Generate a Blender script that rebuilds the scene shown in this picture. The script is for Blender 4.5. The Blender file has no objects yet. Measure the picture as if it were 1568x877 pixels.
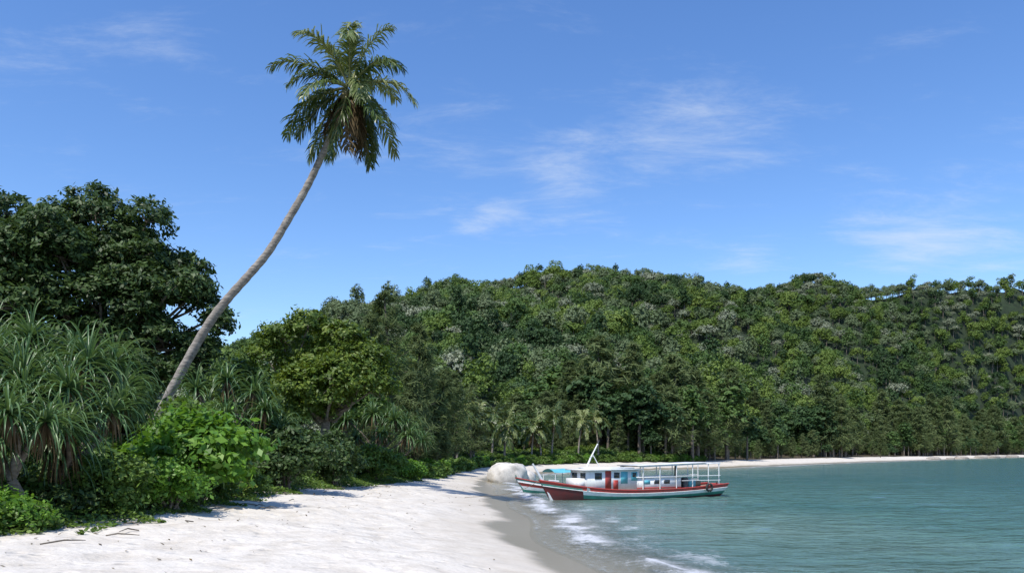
import bpy, math, numpy as np
from mathutils import Vector, Matrix
R = np.random.RandomState(7)
sc = bpy.context.scene

# ---------------------------------------------------------------- camera
cam_d = bpy.data.cameras.new("camera"); cam = bpy.data.objects.new("camera", cam_d)
sc.collection.objects.link(cam); sc.camera = cam
cam.location = (0, 0, 2.4); cam.rotation_euler = (math.radians(90), 0, 0)
cam_d.lens = 28; cam_d.sensor_width = 36; cam_d.shift_y = 0.162
cam_d.clip_start = 0.1; cam_d.clip_end = 8000
sc.view_settings.view_transform = 'Standard'; sc.view_settings.look = 'None'; sc.view_settings.exposure = 0

# ---------------------------------------------------------------- helpers
def norm(a): return a / (np.linalg.norm(a, axis=-1, keepdims=True) + 1e-9)

_lat = {}
def vnoise(x, y, seed=0):
    if seed not in _lat: _lat[seed] = np.random.RandomState(seed + 100).rand(256, 256)
    g = _lat[seed]
    xi = np.floor(x).astype(int); yi = np.floor(y).astype(int)
    fx = x - xi; fy = y - yi; fx = fx*fx*(3-2*fx); fy = fy*fy*(3-2*fy)
    a = g[xi % 256, yi % 256]; b = g[(xi+1) % 256, yi % 256]; c = g[xi % 256, (yi+1) % 256]; d = g[(xi+1) % 256, (yi+1) % 256]
    return (a*(1-fx)+b*fx)*(1-fy) + (c*(1-fx)+d*fx)*fy - 0.5
def fbm(x, y, seed=0, o=4):
    s = 0; a = 1
    for i in range(o):
        s = s + a*vnoise(x, y, seed+i); x = x*2.03+5.1; y = y*2.03+1.7; a *= .5
    return s

class MB:
    def __init__(s): s.v = []; s.f = []; s.m = []; s.r = []; s.n = 0
    def add(s, v, f, m=0, r=None):
        v = np.asarray(v, float).reshape(-1, 3); f = np.asarray(f, int).reshape(-1, 4)
        s.v.append(v); s.f.append(f + s.n); s.n += len(v)
        s.m.append(np.full(len(f), m) if np.isscalar(m) else np.asarray(m))
        s.r.append(np.full(len(f), .5) if r is None else (np.full(len(f), r) if np.isscalar(r) else r))
    def mesh(s, name, mats, smooth=False):
        v = np.concatenate(s.v); f = np.concatenate(s.f); m = np.concatenate(s.m); r = np.concatenate(s.r)
        me = bpy.data.meshes.new(name)
        me.vertices.add(len(v)); me.vertices.foreach_set('co', v.ravel().astype(np.float32))
        me.loops.add(len(f)*4); me.loops.foreach_set('vertex_index', f.ravel().astype(np.int32))
        me.polygons.add(len(f)); me.polygons.foreach_set('loop_start', (np.arange(len(f))*4).astype(np.int32))
        me.polygons.foreach_set('loop_total', np.full(len(f), 4, np.int32))
        me.polygons.foreach_set('material_index', m.astype(np.int32))
        if smooth: me.polygons.foreach_set('use_smooth', np.ones(len(f), bool))
        a = me.attributes.new('rnd', 'FLOAT', 'FACE'); a.data.foreach_set('value', r.astype(np.float32))
        for x in mats: me.materials.append(x)
        me.update(calc_edges=True)
        return me
    def obj(s, name, mats, parent=None, smooth=False, link=True):
        o = bpy.data.objects.new(name, s.mesh(name, mats, smooth))
        if link: sc.collection.objects.link(o)
        if parent: o.parent = parent
        return o

def tube(mb, path, rad, sides=8, m=0, r=.5, cap=False):
    P = np.asarray(path, float); rad = np.broadcast_to(np.asarray(rad, float), (len(P),))
    T = norm(np.gradient(P, axis=0))
    ref = np.array([0, 0, 1.]) if abs(T[0][2]) < .9 else np.array([1., 0, 0])
    U = norm(np.cross(T, ref)); V = np.cross(T, U)
    a = np.linspace(0, 2*np.pi, sides, endpoint=False)
    ring = P[:, None] + rad[:, None, None]*(U[:, None]*np.cos(a)[None, :, None] + V[:, None]*np.sin(a)[None, :, None])
    f = []
    for i in range(len(P)-1):
        for j in range(sides):
            k = (j+1) % sides
            f.append((i*sides+j, i*sides+k, (i+1)*sides+k, (i+1)*sides+j))
    mb.add(ring.reshape(-1, 3), f, m, r)

def curve_pts(p, n=20):
    p = np.asarray(p, float); t = np.linspace(0, len(p)-1, n); out = []
    for q in t:
        i = min(int(q), len(p)-2); u = q-i
        a = p[max(i-1, 0)]; b = p[i]; c = p[i+1]; d = p[min(i+2, len(p)-1)]
        out.append(.5*((2*b)+(-a+c)*u+(2*a-5*b+4*c-d)*u*u+(-a+3*b-3*c+d)*u**3))
    return np.array(out)

def box(mb, c, s, m=0):
    c = np.array(c); s = np.array(s)/2
    v = [c+s*np.array(k) for k in [(-1,-1,-1),(1,-1,-1),(1,1,-1),(-1,1,-1),(-1,-1,1),(1,-1,1),(1,1,1),(-1,1,1)]]
    mb.add(v, [(3,2,1,0),(4,5,6,7),(0,1,5,4),(1,2,6,5),(2,3,7,6),(3,0,4,7)], m)

def leaf_quads(mb, C, N, L, W, rnd, m=0, A=None, droop=.25):
    n = len(C)
    if A is None: A = R.randn(n, 3)
    A = A - N*np.sum(A*N, 1, keepdims=True); A = norm(A); A[:, 2] -= droop; A = norm(A)
    S = norm(np.cross(A, N))
    L = np.broadcast_to(L, (n,))[:, None]; W = np.broadcast_to(W, (n,))[:, None]
    v = np.stack([C-A*L*.5, C+S*W*.5, C+A*L*.5, C-S*W*.5], 1).reshape(-1, 3)
    mb.add(v, np.arange(4*n).reshape(-1, 4), m, rnd)

def lobes_in(c, r, n, rs=.45):
    out = []
    for i in range(n):
        d = norm(R.randn(3)); q = R.rand()**.5*.75
        k = rs*(.7+.6*R.rand())
        out.append((c[0]+d[0]*r[0]*q, c[1]+d[1]*r[1]*q, c[2]+d[2]*r[2]*q, r[0]*k, r[1]*k, r[2]*k))
    return out

def foliage(mb, lobes, clumps, per, leaf, cr, m=0, asp=.45, zmin=None, rg=None, out=.7, jit=.55):
    rg = rg or R
    tot = sum((l[3]*l[4]+l[4]*l[5]+l[3]*l[5]) for l in lobes)
    for l in lobes:
        k = max(3, int(clumps*(l[3]*l[4]+l[4]*l[5]+l[3]*l[5])/tot))
        d = norm(rg.randn(k, 3)); d[:, 2] = np.where(d[:, 2] < -.3, -d[:, 2]*.8, d[:, 2]); d = norm(d)
        q = .55+.5*rg.rand(k, 1)**.6
        cc = np.array(l[:3]) + d*np.array(l[3:])*q
        cv = rg.rand(k)
        C = np.repeat(cc, per, 0); off = rg.randn(k*per, 3)*cr*np.array([1, 1, .6]); C = C + off
        D = np.repeat(d, per, 0)
        N = norm(D*out + np.array([0, 0, .6]) + rg.randn(k*per, 3)*jit)
        s = leaf*(.6+.8*rg.rand(k*per))
        rn = np.clip(np.repeat(cv, per)*.6 + rg.rand(k*per)*.4, 0, 1)
        if zmin is not None:
            ok = C[:, 2] > zmin; C = C[ok]; N = N[ok]; s = s[ok]; rn = rn[ok]
        leaf_quads(mb, C, N, s, s*asp, rn, m)

# ---------------------------------------------------------------- materials
def newmat(name):
    m = bpy.data.materials.new(name); m.use_nodes = True
    nt = m.node_tree; nt.nodes.clear(); o = nt.nodes.new('ShaderNodeOutputMaterial')
    return m, nt, o
def N(nt, t, **k):
    n = nt.nodes.new(t)
    for a, b in k.items(): setattr(n, a, b)
    return n
def ramp(nt, stops, fac=None):
    r = nt.nodes.new('ShaderNodeValToRGB'); e = r.color_ramp.elements
    while len(e) < len(stops): e.new(.5)
    for i, (p, c) in enumerate(stops):
        e[i].position = p; e[i].color = (*c, 1) if len(c) == 3 else c
    if fac is not None: nt.links.new(fac, r.inputs[0])
    return r
def math_(nt, op, a, b=None, c=None, clamp=False):
    n = nt.nodes.new('ShaderNodeMath'); n.operation = op; n.use_clamp = clamp
    for i, x in enumerate((a, b, c)):
        if x is None: continue
        if isinstance(x, (int, float)): n.inputs[i].default_value = x
        else: nt.links.new(x, n.inputs[i])
    return n.outputs[0]
def mixc(nt, f, a, b):
    n = nt.nodes.new('ShaderNodeMix'); n.data_type = 'RGBA'
    ins = [n.inputs[0], n.inputs[6], n.inputs[7]]
    for s, x in zip(ins, (f, a, b)):
        if isinstance(x, (int, float)): s.default_value = x
        elif isinstance(x, tuple): s.default_value = (*x, 1)
        else: nt.links.new(x, s)
    return n.outputs[2]
def sstep(nt, v, lo, hi):
    n = nt.nodes.new('ShaderNodeMapRange'); n.interpolation_type = 'SMOOTHSTEP'
    nt.links.new(v, n.inputs[0]); n.inputs[1].default_value = lo; n.inputs[2].default_value = hi
    return n.outputs[0]

def leafmat(name, dark, mid, light, trans=.25, rough=.45, inst=0.0, spec=.35):
    m, nt, o = newmat(name)
    at = N(nt, 'ShaderNodeAttribute', attribute_name='rnd')
    f = at.outputs['Fac']
    if inst > 0:
        oi = N(nt, 'ShaderNodeObjectInfo')
        f = math_(nt, 'ADD', math_(nt, 'MULTIPLY', f, 1-inst), math_(nt, 'MULTIPLY', oi.outputs['Random'], inst))
    r = ramp(nt, [(0, dark), (.5, mid), (1, light)], f)
    p = N(nt, 'ShaderNodeBsdfPrincipled'); nt.links.new(r.outputs[0], p.inputs['Base Color'])
    p.inputs['Roughness'].default_value = rough; p.inputs['Specular IOR Level'].default_value = spec
    t = N(nt, 'ShaderNodeBsdfTranslucent')
    tc = mixc(nt, .5, r.outputs[0], (light[0]*1.2, light[1]*1.3, light[2]*.6)); nt.links.new(tc, t.inputs[0])
    mx = N(nt, 'ShaderNodeMixShader'); mx.inputs[0].default_value = trans
    nt.links.new(p.outputs[0], mx.inputs[1]); nt.links.new(t.outputs[0], mx.inputs[2]); nt.links.new(mx.outputs[0], o.inputs[0])
    return m
def barkmat(name, a, b, scale=6):
    m, nt, o = newmat(name)
    tc = N(nt, 'ShaderNodeTexCoord'); mp = N(nt, 'ShaderNodeMapping'); mp.inputs['Scale'].default_value = (1, 1, 3)
    nt.links.new(tc.outputs['Object'], mp.inputs[0])
    n = N(nt, 'ShaderNodeTexNoise'); n.inputs['Scale'].default_value = scale; n.inputs['Detail'].default_value = 6
    nt.links.new(mp.outputs[0], n.inputs[0])
    r = ramp(nt, [(.3, a), (.7, b)], n.outputs[0])
    p = N(nt, 'ShaderNodeBsdfPrincipled'); p.inputs['Roughness'].default_value = .9
    bp = N(nt, 'ShaderNodeBump'); bp.inputs['Strength'].default_value = .6; bp.inputs['Distance'].default_value = .05
    nt.links.new(n.outputs[0], bp.inputs['Height']); nt.links.new(bp.outputs[0], p.inputs['Normal'])
    nt.links.new(r.outputs[0], p.inputs['Base Color']); nt.links.new(p.outputs[0], o.inputs[0])
    return m
def paint(name, c, rough=.45, dirt=.25, scale=3):
    m, nt, o = newmat(name)
    tc = N(nt, 'ShaderNodeTexCoord')
    n = N(nt, 'ShaderNodeTexNoise'); n.inputs['Scale'].default_value = scale; n.inputs['Detail'].default_value = 8; n.inputs['Roughness'].default_value = .7
    nt.links.new(tc.outputs['Object'], n.inputs[0])
    r = ramp(nt, [(.35, tuple(x*(1-dirt)*.9+.02 for x in c)), (.6, c)], n.outputs[0])
    p = N(nt, 'ShaderNodeBsdfPrincipled'); p.inputs['Roughness'].default_value = rough
    nt.links.new(r.outputs[0], p.inputs['Base Color']); nt.links.new(p.outputs[0], o.inputs[0])
    return m

M_dark = leafmat('leaf_dark', (.024,.045,.013), (.05,.09,.024), (.10,.155,.045), .22, .5, spec=.3)
M_mid = leafmat('leaf_mid', (.04,.08,.016), (.095,.17,.03), (.18,.27,.048), .3, .5)
M_yel = leafmat('leaf_yellow_green', (.04,.075,.012), (.095,.155,.022), (.20,.255,.035), .28, .5)
M_bright = leafmat('leaf_bright', (.045,.11,.013), (.11,.235,.027), (.22,.38,.05), .33)
M_pan = leafmat('pandanus_leaf', (.04,.085,.028), (.085,.165,.055), (.18,.26,.10), .22, .36, spec=.45)
M_palm = leafmat('palm_leaf', (.028,.052,.012), (.08,.125,.026), (.24,.27,.10), .2, .38, spec=.45)
M_dead = leafmat('dead_leaf', (.08,.055,.03), (.15,.11,.06), (.25,.195,.115), .2, .8, spec=.1)
M_cas = leafmat('casuarina_needle', (.065,.092,.036), (.115,.152,.062), (.185,.225,.10), .35, .8, inst=.45, spec=.1)
M_h1 = leafmat('hill_leaf_green', (.035,.07,.02), (.075,.135,.034), (.13,.20,.06), .2, .6, inst=.5, spec=.2)
M_h2 = leafmat('hill_leaf_yellow', (.07,.115,.022), (.125,.19,.038), (.20,.26,.06), .2, .6, inst=.5, spec=.2)
M_h3 = leafmat('hill_leaf_grey', (.14,.17,.11), (.22,.25,.17), (.33,.35,.26), .15, .8, inst=.5, spec=.1)
M_h5 = leafmat('hill_leaf_sage', (.08,.115,.055), (.135,.18,.09), (.20,.245,.14), .15, .8, inst=.5, spec=.1)
M_h4 = leafmat('hill_leaf_dark', (.02,.043,.016), (.04,.08,.026), (.07,.12,.042), .16, .6, inst=.5, spec=.2)
M_bark = barkmat('bark', (.08,.065,.05), (.20,.17,.135))
M_palmbark = barkmat('palm_bark', (.14,.12,.10), (.34,.30,.255), 4)

# ---------------------------------------------------------------- shoreline & terrain
SH = np.array([(12,-100),(10,-20),(7.6,0),(5,5.5),(3,10),(1.6,15.8),(.75,21),(.4,30),(-.7,43),(-1.5,56),(-1.7,68),(0,84),(7,98),(18,110),(31,122),(95,209),(268,418),(500,640),(3000,2600)], float)
VE = np.array([(-10,-100),(-9.5,0),(-8.9,13.2),(-7.9,17),(-8.3,27),(-7.6,36),(-5.6,56),(-5,74),(-3.4,88),(3,104),(14,118),(27,129),(91,220),(264,432),(496,655),(3000,2620)], float)
yy = np.concatenate([np.arange(-100, 140, .5), np.arange(140, 700, 3), np.arange(700, 2600, 40)])
xx = np.interp(yy, SH[:, 1], SH[:, 0])
for _ in range(12): xx[1:-1] = (xx[:-2]+2*xx[1:-1]+xx[2:])/4
xx[:480] += .16*np.sin(yy[:480]*.5)*np.clip((yy[:480]-8)/10, 0, 1)*np.clip((70-yy[:480])/20, 0, 1)
SP = np.stack([xx, yy], 1)
def shore_x(y): return np.interp(y, yy, xx)
def veg_x(y): return np.interp(y, VE[:, 1], VE[:, 0])
def shore_d(x, y):
    x = np.asarray(x, float).ravel(); y = np.asarray(y, float).ravel(); out = np.empty(len(x))
    A = SP[:-1:2]; B = np.concatenate([SP[2::2], SP[-1:]])[:len(A)]; AB = B-A; L2 = (AB**2).sum(1)+1e-9
    for s in range(0, len(x), 4000):
        P = np.stack([x[s:s+4000], y[s:s+4000]], 1)
        t = np.clip(((P[:, None]-A[None])*AB[None]).sum(2)/L2, 0, 1)
        q = A[None]+t[..., None]*AB[None]-P[:, None]
        out[s:s+4000] = np.sqrt((q**2).sum(2).min(1))
    return np.where(x < shore_x(y), out, -out)
def gz(x, y, d=None):
    x = np.asarray(x, float); y = np.asarray(y, float)
    if d is None: d = shore_d(x, y).reshape(x.shape)
    land = 1.4*(1-np.exp(-np.maximum(d, 0)/8)) + np.clip(d-12, 0, 60)*.02
    sea = np.maximum(d, -40)*.11
    z = np.where(d > 0, land, sea)
    k = np.clip(d/3.5, 0, 1)
    near = np.exp(-np.maximum(y-20, 0)/40)
    z = z + k*(.13*fbm(x*.35, y*.35, 3, 3) + near*.07*fbm(x*1.5, y*1.5, 9, 3))
    return z
def g1(x, y): return float(gz(np.array([x]), np.array([y]))[0])

def axis(lo, a, b, hi, st, g=1.12):
    c = list(np.arange(a, b, st)); s = st; q = c[-1]
    while q < hi: s *= g; q += s; c.append(q)
    s = st; q = c[0]; l = []
    while q > lo: s *= g; q -= s; l.append(q)
    return np.array(l[::-1]+c)
def grid(xs, ys):
    X, Y = np.meshgrid(xs, ys); nx = len(xs); ny = len(ys)
    i = np.arange(nx*ny).reshape(ny, nx)
    f = np.stack([i[:-1, :-1], i[:-1, 1:], i[1:, 1:], i[1:, :-1]], -1).reshape(-1, 4)
    return X.ravel(), Y.ravel(), f
def sheet(name, X, Y, Z, f, mat, d):
    mb = MB(); mb.add(np.stack([X, Y, Z], 1), f)
    o = mb.obj(name, [mat], smooth=True)
    a = o.data.attributes.new('shore', 'FLOAT', 'POINT'); a.data.foreach_set('value', d.astype(np.float32))
    return o

# sand
m, nt, o = newmat('sand'); M_sand = m
at = N(nt, 'ShaderNodeAttribute', attribute_name='shore'); d = at.outputs['Fac']
geo = N(nt, 'ShaderNodeNewGeometry'); pos = geo.outputs['Position']
n1 = N(nt, 'ShaderNodeTexNoise'); n1.inputs['Scale'].default_value = .35; n1.inputs['Detail'].default_value = 5; nt.links.new(pos, n1.inputs[0])
n2 = N(nt, 'ShaderNodeTexNoise'); n2.inputs['Scale'].default_value = 9; n2.inputs['Detail'].default_value = 6; nt.links.new(pos, n2.inputs[0])
n3 = N(nt, 'ShaderNodeTexNoise'); n3.inputs['Scale'].default_value = 1.6; n3.inputs['Detail'].default_value = 4; nt.links.new(pos, n3.inputs[0])
dry = ramp(nt, [(.3, (.52,.47,.395)), (.5, (.62,.57,.495)), (.7, (.66,.615,.54))], n3.outputs[0])
dryc = mixc(nt, sstep(nt, n2.outputs[0], .52, .85), dry.outputs[0], (.45,.40,.325))
wig = math_(nt, 'ADD', d, math_(nt, 'MULTIPLY', math_(nt, 'SUBTRACT', n1.outputs[0], .5), 1.8))
wet = math_(nt, 'SUBTRACT', 1.0, sstep(nt, wig, .8, 1.4))
damp = math_(nt, 'SUBTRACT', 1.0, sstep(nt, wig, 1.2, 3.8))
c1 = mixc(nt, math_(nt, 'MULTIPLY', damp, .5), dryc, (.45,.395,.315))
c2 = mixc(nt, wet, c1, (.285,.25,.18))
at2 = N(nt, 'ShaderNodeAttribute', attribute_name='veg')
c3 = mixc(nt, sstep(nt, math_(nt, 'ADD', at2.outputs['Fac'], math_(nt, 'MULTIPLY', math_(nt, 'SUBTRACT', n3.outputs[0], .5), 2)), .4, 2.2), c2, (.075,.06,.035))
p = N(nt, 'ShaderNodeBsdfPrincipled'); nt.links.new(c3, p.inputs['Base Color'])
rr = N(nt, 'ShaderNodeMapRange'); nt.links.new(wet, rr.inputs[0]); rr.inputs[3].default_value = .95; rr.inputs[4].default_value = .34
nt.links.new(rr.outputs[0], p.inputs['Roughness']); p.inputs['Specular IOR Level'].default_value = .3
vo = N(nt, 'ShaderNodeTexVoronoi'); vo.inputs['Scale'].default_value = 2.0; nt.links.new(pos, vo.inputs[0])
dim = sstep(nt, vo.outputs['Distance'], .05, .32)
h = math_(nt, 'ADD', math_(nt, 'MULTIPLY', n2.outputs[0], .3), math_(nt, 'ADD', math_(nt, 'MULTIPLY', dim, .5), math_(nt, 'MULTIPLY', n3.outputs[0], 1.3)))
bp = N(nt, 'ShaderNodeBump'); bp.inputs['Distance'].default_value = .10
nt.links.new(math_(nt, 'MULTIPLY', math_(nt, 'SUBTRACT', 1.0, damp), .75), bp.inputs['Strength'])
nt.links.new(h, bp.inputs['Height']); nt.links.new(bp.outputs[0], p.inputs['Normal'])
nt.links.new(p.outputs[0], o.inputs[0])

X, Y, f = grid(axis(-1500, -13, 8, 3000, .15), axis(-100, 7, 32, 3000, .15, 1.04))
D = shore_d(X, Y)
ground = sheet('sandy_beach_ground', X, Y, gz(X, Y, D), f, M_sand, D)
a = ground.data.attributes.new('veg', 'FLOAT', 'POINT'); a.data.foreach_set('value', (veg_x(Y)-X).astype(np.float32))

# water
m, nt, o = newmat('sea_water'); M_sea = m
at = N(nt, 'ShaderNodeAttribute', attribute_name='shore'); dep = math_(nt, 'MULTIPLY', at.outputs['Fac'], -1.0)
geo = N(nt, 'ShaderNodeNewGeometry'); pos = geo.outputs['Position']
def noise(sc_, det=4, scale3=None, rough=.55, off=None):
    n = N(nt, 'ShaderNodeTexNoise'); n.inputs['Scale'].default_value = sc_; n.inputs['Detail'].default_value = det; n.inputs['Roughness'].default_value = rough
    if scale3:
        mp = N(nt, 'ShaderNodeMapping'); mp.inputs['Scale'].default_value = scale3; nt.links.new(pos, mp.inputs[0]); nt.links.new(mp.outputs[0], n.inputs[0])
    else: nt.links.new(pos, n.inputs[0])
    return n.outputs[0]
w0 = noise(.28, 3, (.5, 1.3, 1)); w1 = noise(1.0, 5, (.6, 1.5, 1)); w2 = noise(3.5, 4, (.7, 1.3, 1)); w3 = noise(.05, 4, (.6, 1.6, 1))
col = ramp(nt, [(0, (.26,.285,.225)), (.06, (.165,.235,.195)), (.3, (.075,.16,.135)), (1, (.045,.12,.11))], math_(nt, 'DIVIDE', dep, 45.0, clamp=True))
col2 = mixc(nt, math_(nt, 'MULTIPLY', sstep(nt, w3, .42, .62), .5), col.outputs[0], (.04,.12,.108))
p = N(nt, 'ShaderNodeBsdfPrincipled'); p.inputs['IOR'].default_value = 1.33
fw = math_(nt, 'ADD', dep, math_(nt, 'MULTIPLY', math_(nt, 'SUBTRACT', noise(.3, 4), .5), 2.6))
fn = noise(6.0, 8, (1, .7, 1), .8); fb = noise(.8, 3, (.8, .5, 1)); fb2 = noise(.5, 4)
def band(c, w): return math_(nt, 'SUBTRACT', 1.0, math_(nt, 'DIVIDE', math_(nt, 'ABSOLUTE', math_(nt, 'SUBTRACT', fw, c)), w), clamp=True)
edge = math_(nt, 'MULTIPLY', math_(nt, 'SUBTRACT', 1.0, math_(nt, 'DIVIDE', math_(nt, 'ABSOLUTE', math_(nt, 'SUBTRACT', dep, .12)), .22), clamp=True), math_(nt, 'MULTIPLY', sstep(nt, fb2, .4, .62), .35))
bands = math_(nt, 'MAXIMUM', edge, math_(nt, 'MAXIMUM', math_(nt, 'MULTIPLY', band(1.6, .8), math_(nt, 'MULTIPLY', sstep(nt, fb, .33, .6), .85)), math_(nt, 'MULTIPLY', band(3.1, 1.0), math_(nt, 'MULTIPLY', sstep(nt, fb, .45, .65), .5))))
wash = math_(nt, 'MULTIPLY', math_(nt, 'SUBTRACT', 1.0, sstep(nt, dep, 1.0, 5.2)), .46)
foam = sstep(nt, math_(nt, 'ADD', math_(nt, 'MULTIPLY', math_(nt, 'ADD', bands, wash), .56), fn), .58, 1.2)
foam = math_(nt, 'MULTIPLY', foam, math_(nt, 'SUBTRACT', 1.0, sstep(nt, dep, 3.2, 6.0)))
foam = math_(nt, 'MULTIPLY', foam, sstep(nt, dep, -.05, .25))
foam = math_(nt, 'MULTIPLY', foam, .85)
cf = mixc(nt, foam, col2, (.70,.70,.73)); nt.links.new(cf, p.inputs['Base Color'])
rr = N(nt, 'ShaderNodeMapRange'); nt.links.new(foam, rr.inputs[0]); rr.inputs[3].default_value = .12; rr.inputs[4].default_value = .8; nt.links.new(rr.outputs[0], p.inputs['Roughness'])
h = math_(nt, 'ADD', math_(nt, 'ADD', math_(nt, 'MULTIPLY', w1, 1.0), math_(nt, 'MULTIPLY', w2, .35)), math_(nt, 'MULTIPLY', w0, 1.6))
bp = N(nt, 'ShaderNodeBump'); bp.inputs['Distance'].default_value = .42
nt.links.new(math_(nt, 'ADD', math_(nt, 'MULTIPLY', sstep(nt, dep, .5, 8), .85), .12), bp.inputs['Strength'])
nt.links.new(h, bp.inputs['Height']); nt.links.new(bp.outputs[0], p.inputs['Normal'])
tr = N(nt, 'ShaderNodeBsdfTransparent'); mx = N(nt, 'ShaderNodeMixShader')
al = math_(nt, 'MAXIMUM', math_(nt, 'ADD', math_(nt, 'MULTIPLY', sstep(nt, dep, -.1, 4.0), .88), .12), foam)
nt.links.new(al, mx.inputs[0]); nt.links.new(tr.outputs[0], mx.inputs[1]); nt.links.new(p.outputs[0], mx.inputs[2]); nt.links.new(mx.outputs[0], o.inputs[0])
X, Y, f = grid(axis(-8, -4, 13, 3500, .17, 1.05), axis(-100, 8, 48, 3500, .17, 1.045))
D = shore_d(X, Y)
k = np.clip(-D/6, 0, 1)*np.exp(-np.maximum(Y-40, 0)/60)
Z = k*(.10*fbm(X*.5, Y*.9, 21, 4)) + .09*np.exp(-((D+1.6+fbm(X*.2, Y*.2, 31, 2)*1.2)/.35)**2)*np.clip(.5+1.5*vnoise(X*.3, Y*.18, 41), 0, 1)
Z = np.where(D > 0, -0.0, Z) + .005
sheet('sea_water', X, Y, Z, f, M_sea, D)

# ---------------------------------------------------------------- instancing
def scatter(name, pts, rz, scl, idx, protos):
    col = bpy.data.collections.new(name+'_kinds')
    for i, (nm, pr) in enumerate(protos): pr.name = '%s_kind_%02d' % (name, i); col.objects.link(pr)
    me = bpy.data.meshes.new(name); me.vertices.add(len(pts)); me.vertices.foreach_set('co', np.asarray(pts, np.float32).ravel())
    a = me.attributes.new('rotz', 'FLOAT', 'POINT'); a.data.foreach_set('value', np.asarray(rz, np.float32))
    a = me.attributes.new('scl', 'FLOAT_VECTOR', 'POINT'); a.data.foreach_set('vector', np.asarray(scl, np.float32).ravel())
    a = me.attributes.new('idx', 'INT', 'POINT'); a.data.foreach_set('value', np.asarray(idx, np.int32))
    ob = bpy.data.objects.new(name, me); sc.collection.objects.link(ob)
    ng = bpy.data.node_groups.new(name, 'GeometryNodeTree')
    ng.interface.new_socket('Geometry', in_out='INPUT', socket_type='NodeSocketGeometry')
    ng.interface.new_socket('Geometry', in_out='OUTPUT', socket_type='NodeSocketGeometry')
    gi = ng.nodes.new('NodeGroupInput'); go = ng.nodes.new('NodeGroupOutput')
    ip = ng.nodes.new('GeometryNodeInstanceOnPoints'); ci = ng.nodes.new('GeometryNodeCollectionInfo')
    ci.inputs['Collection'].default_value = col; ci.inputs['Separate Children'].default_value = True; ci.inputs['Reset Children'].default_value = True
    def na(nm, t):
        n = ng.nodes.new('GeometryNodeInputNamedAttribute'); n.data_type = t; n.inputs['Name'].default_value = nm
        return [s for s in n.outputs if s.enabled and s.name == 'Attribute'][0]
    cx = ng.nodes.new('ShaderNodeCombineXYZ'); ng.links.new(na('rotz', 'FLOAT'), cx.inputs[2])
    er = ng.nodes.new('FunctionNodeEulerToRotation'); ng.links.new(cx.outputs[0], er.inputs[0])
    L = ng.links.new
    L(gi.outputs[0], ip.inputs['Points']); L(ci.outputs[0], ip.inputs['Instance']); ip.inputs['Pick Instance'].default_value = True
    L(na('idx', 'INT'), ip.inputs['Instance Index']); L(er.outputs[0], ip.inputs['Rotation']); L(na('scl', 'FLOAT_VECTOR'), ip.inputs['Scale'])
    L(ip.outputs[0], go.inputs[0])
    md = ob.modifiers.new('instances', 'NODES'); md.node_group = ng
    return ob

# ---------------------------------------------------------------- forested hill
rb = np.array([-900,-700,-454,-334,-254,-184,-84,-14,66,136,216,286,346,396,456,516,616,696,726,784,950,1200])
re = np.array([60,90,155,185,204,234,260,272,290,286,276,272,273,270,280,272,275,274,268,272,265,240])
ryd = np.interp(rb, [-900,0,400,784,1200], [430,520,570,650,820])
RX = rb/1220*ryd; RY = ryd; RZ = 2.4+re/1220*ryd-9
def hill(x, y):
    ry = np.interp(x, RX, RY); rz = np.interp(x, RX, RZ)
    ft = np.interp(x, [-500,-60,0,30,95,268,520,900], [150,128,138,160,252,462,700,1000])
    t = (y-ft)/(ry-ft)
    s = np.where(t < 1, np.clip(t, -.05, 1), 1-(t-1)*.5)
    s = np.where(s > 0, np.sin(np.clip(s, 0, 1)*np.pi/2)**.95*.25+s*.75, s*1.0)
    g = np.sin(np.clip(t, 0, 1.2)*np.pi/1.2)
    gul = 24*fbm(x*.012+y*.004, y*.006, 51, 3)*g - 11*np.abs(np.sin(x*.028+y*.006+2*fbm(x*.01, y*.01, 61, 2)))*g
    return rz*s + gul, t
X, Y, f = grid(np.arange(-480, 980, 8.), np.arange(120, 1300, 8.))
Z, T = hill(X, Y); Z = np.where(T < 0, -3, Z)
D = shore_d(X, Y); Z = np.where(D < 4, -3, Z)
mb = MB(); mb.add(np.stack([X, Y, Z], 1), f)
m, nt, o = newmat('forest_floor'); p = N(nt, 'ShaderNodeBsdfPrincipled'); n = N(nt, 'ShaderNodeTexNoise'); n.inputs['Scale'].default_value = .3
r = ramp(nt, [(.3, (.010,.02,.008)), (.7, (.022,.04,.014))], n.outputs[0]); nt.links.new(r.outputs[0], p.inputs['Base Color']); p.inputs['Roughness'].default_value = 1
g_ = N(nt, 'ShaderNodeNewGeometry'); nt.links.new(g_.outputs['Position'], n.inputs[0]); nt.links.new(p.outputs[0], o.inputs[0]); M_floor = m
mb.obj('forested_hill', [M_floor], smooth=True)

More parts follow.
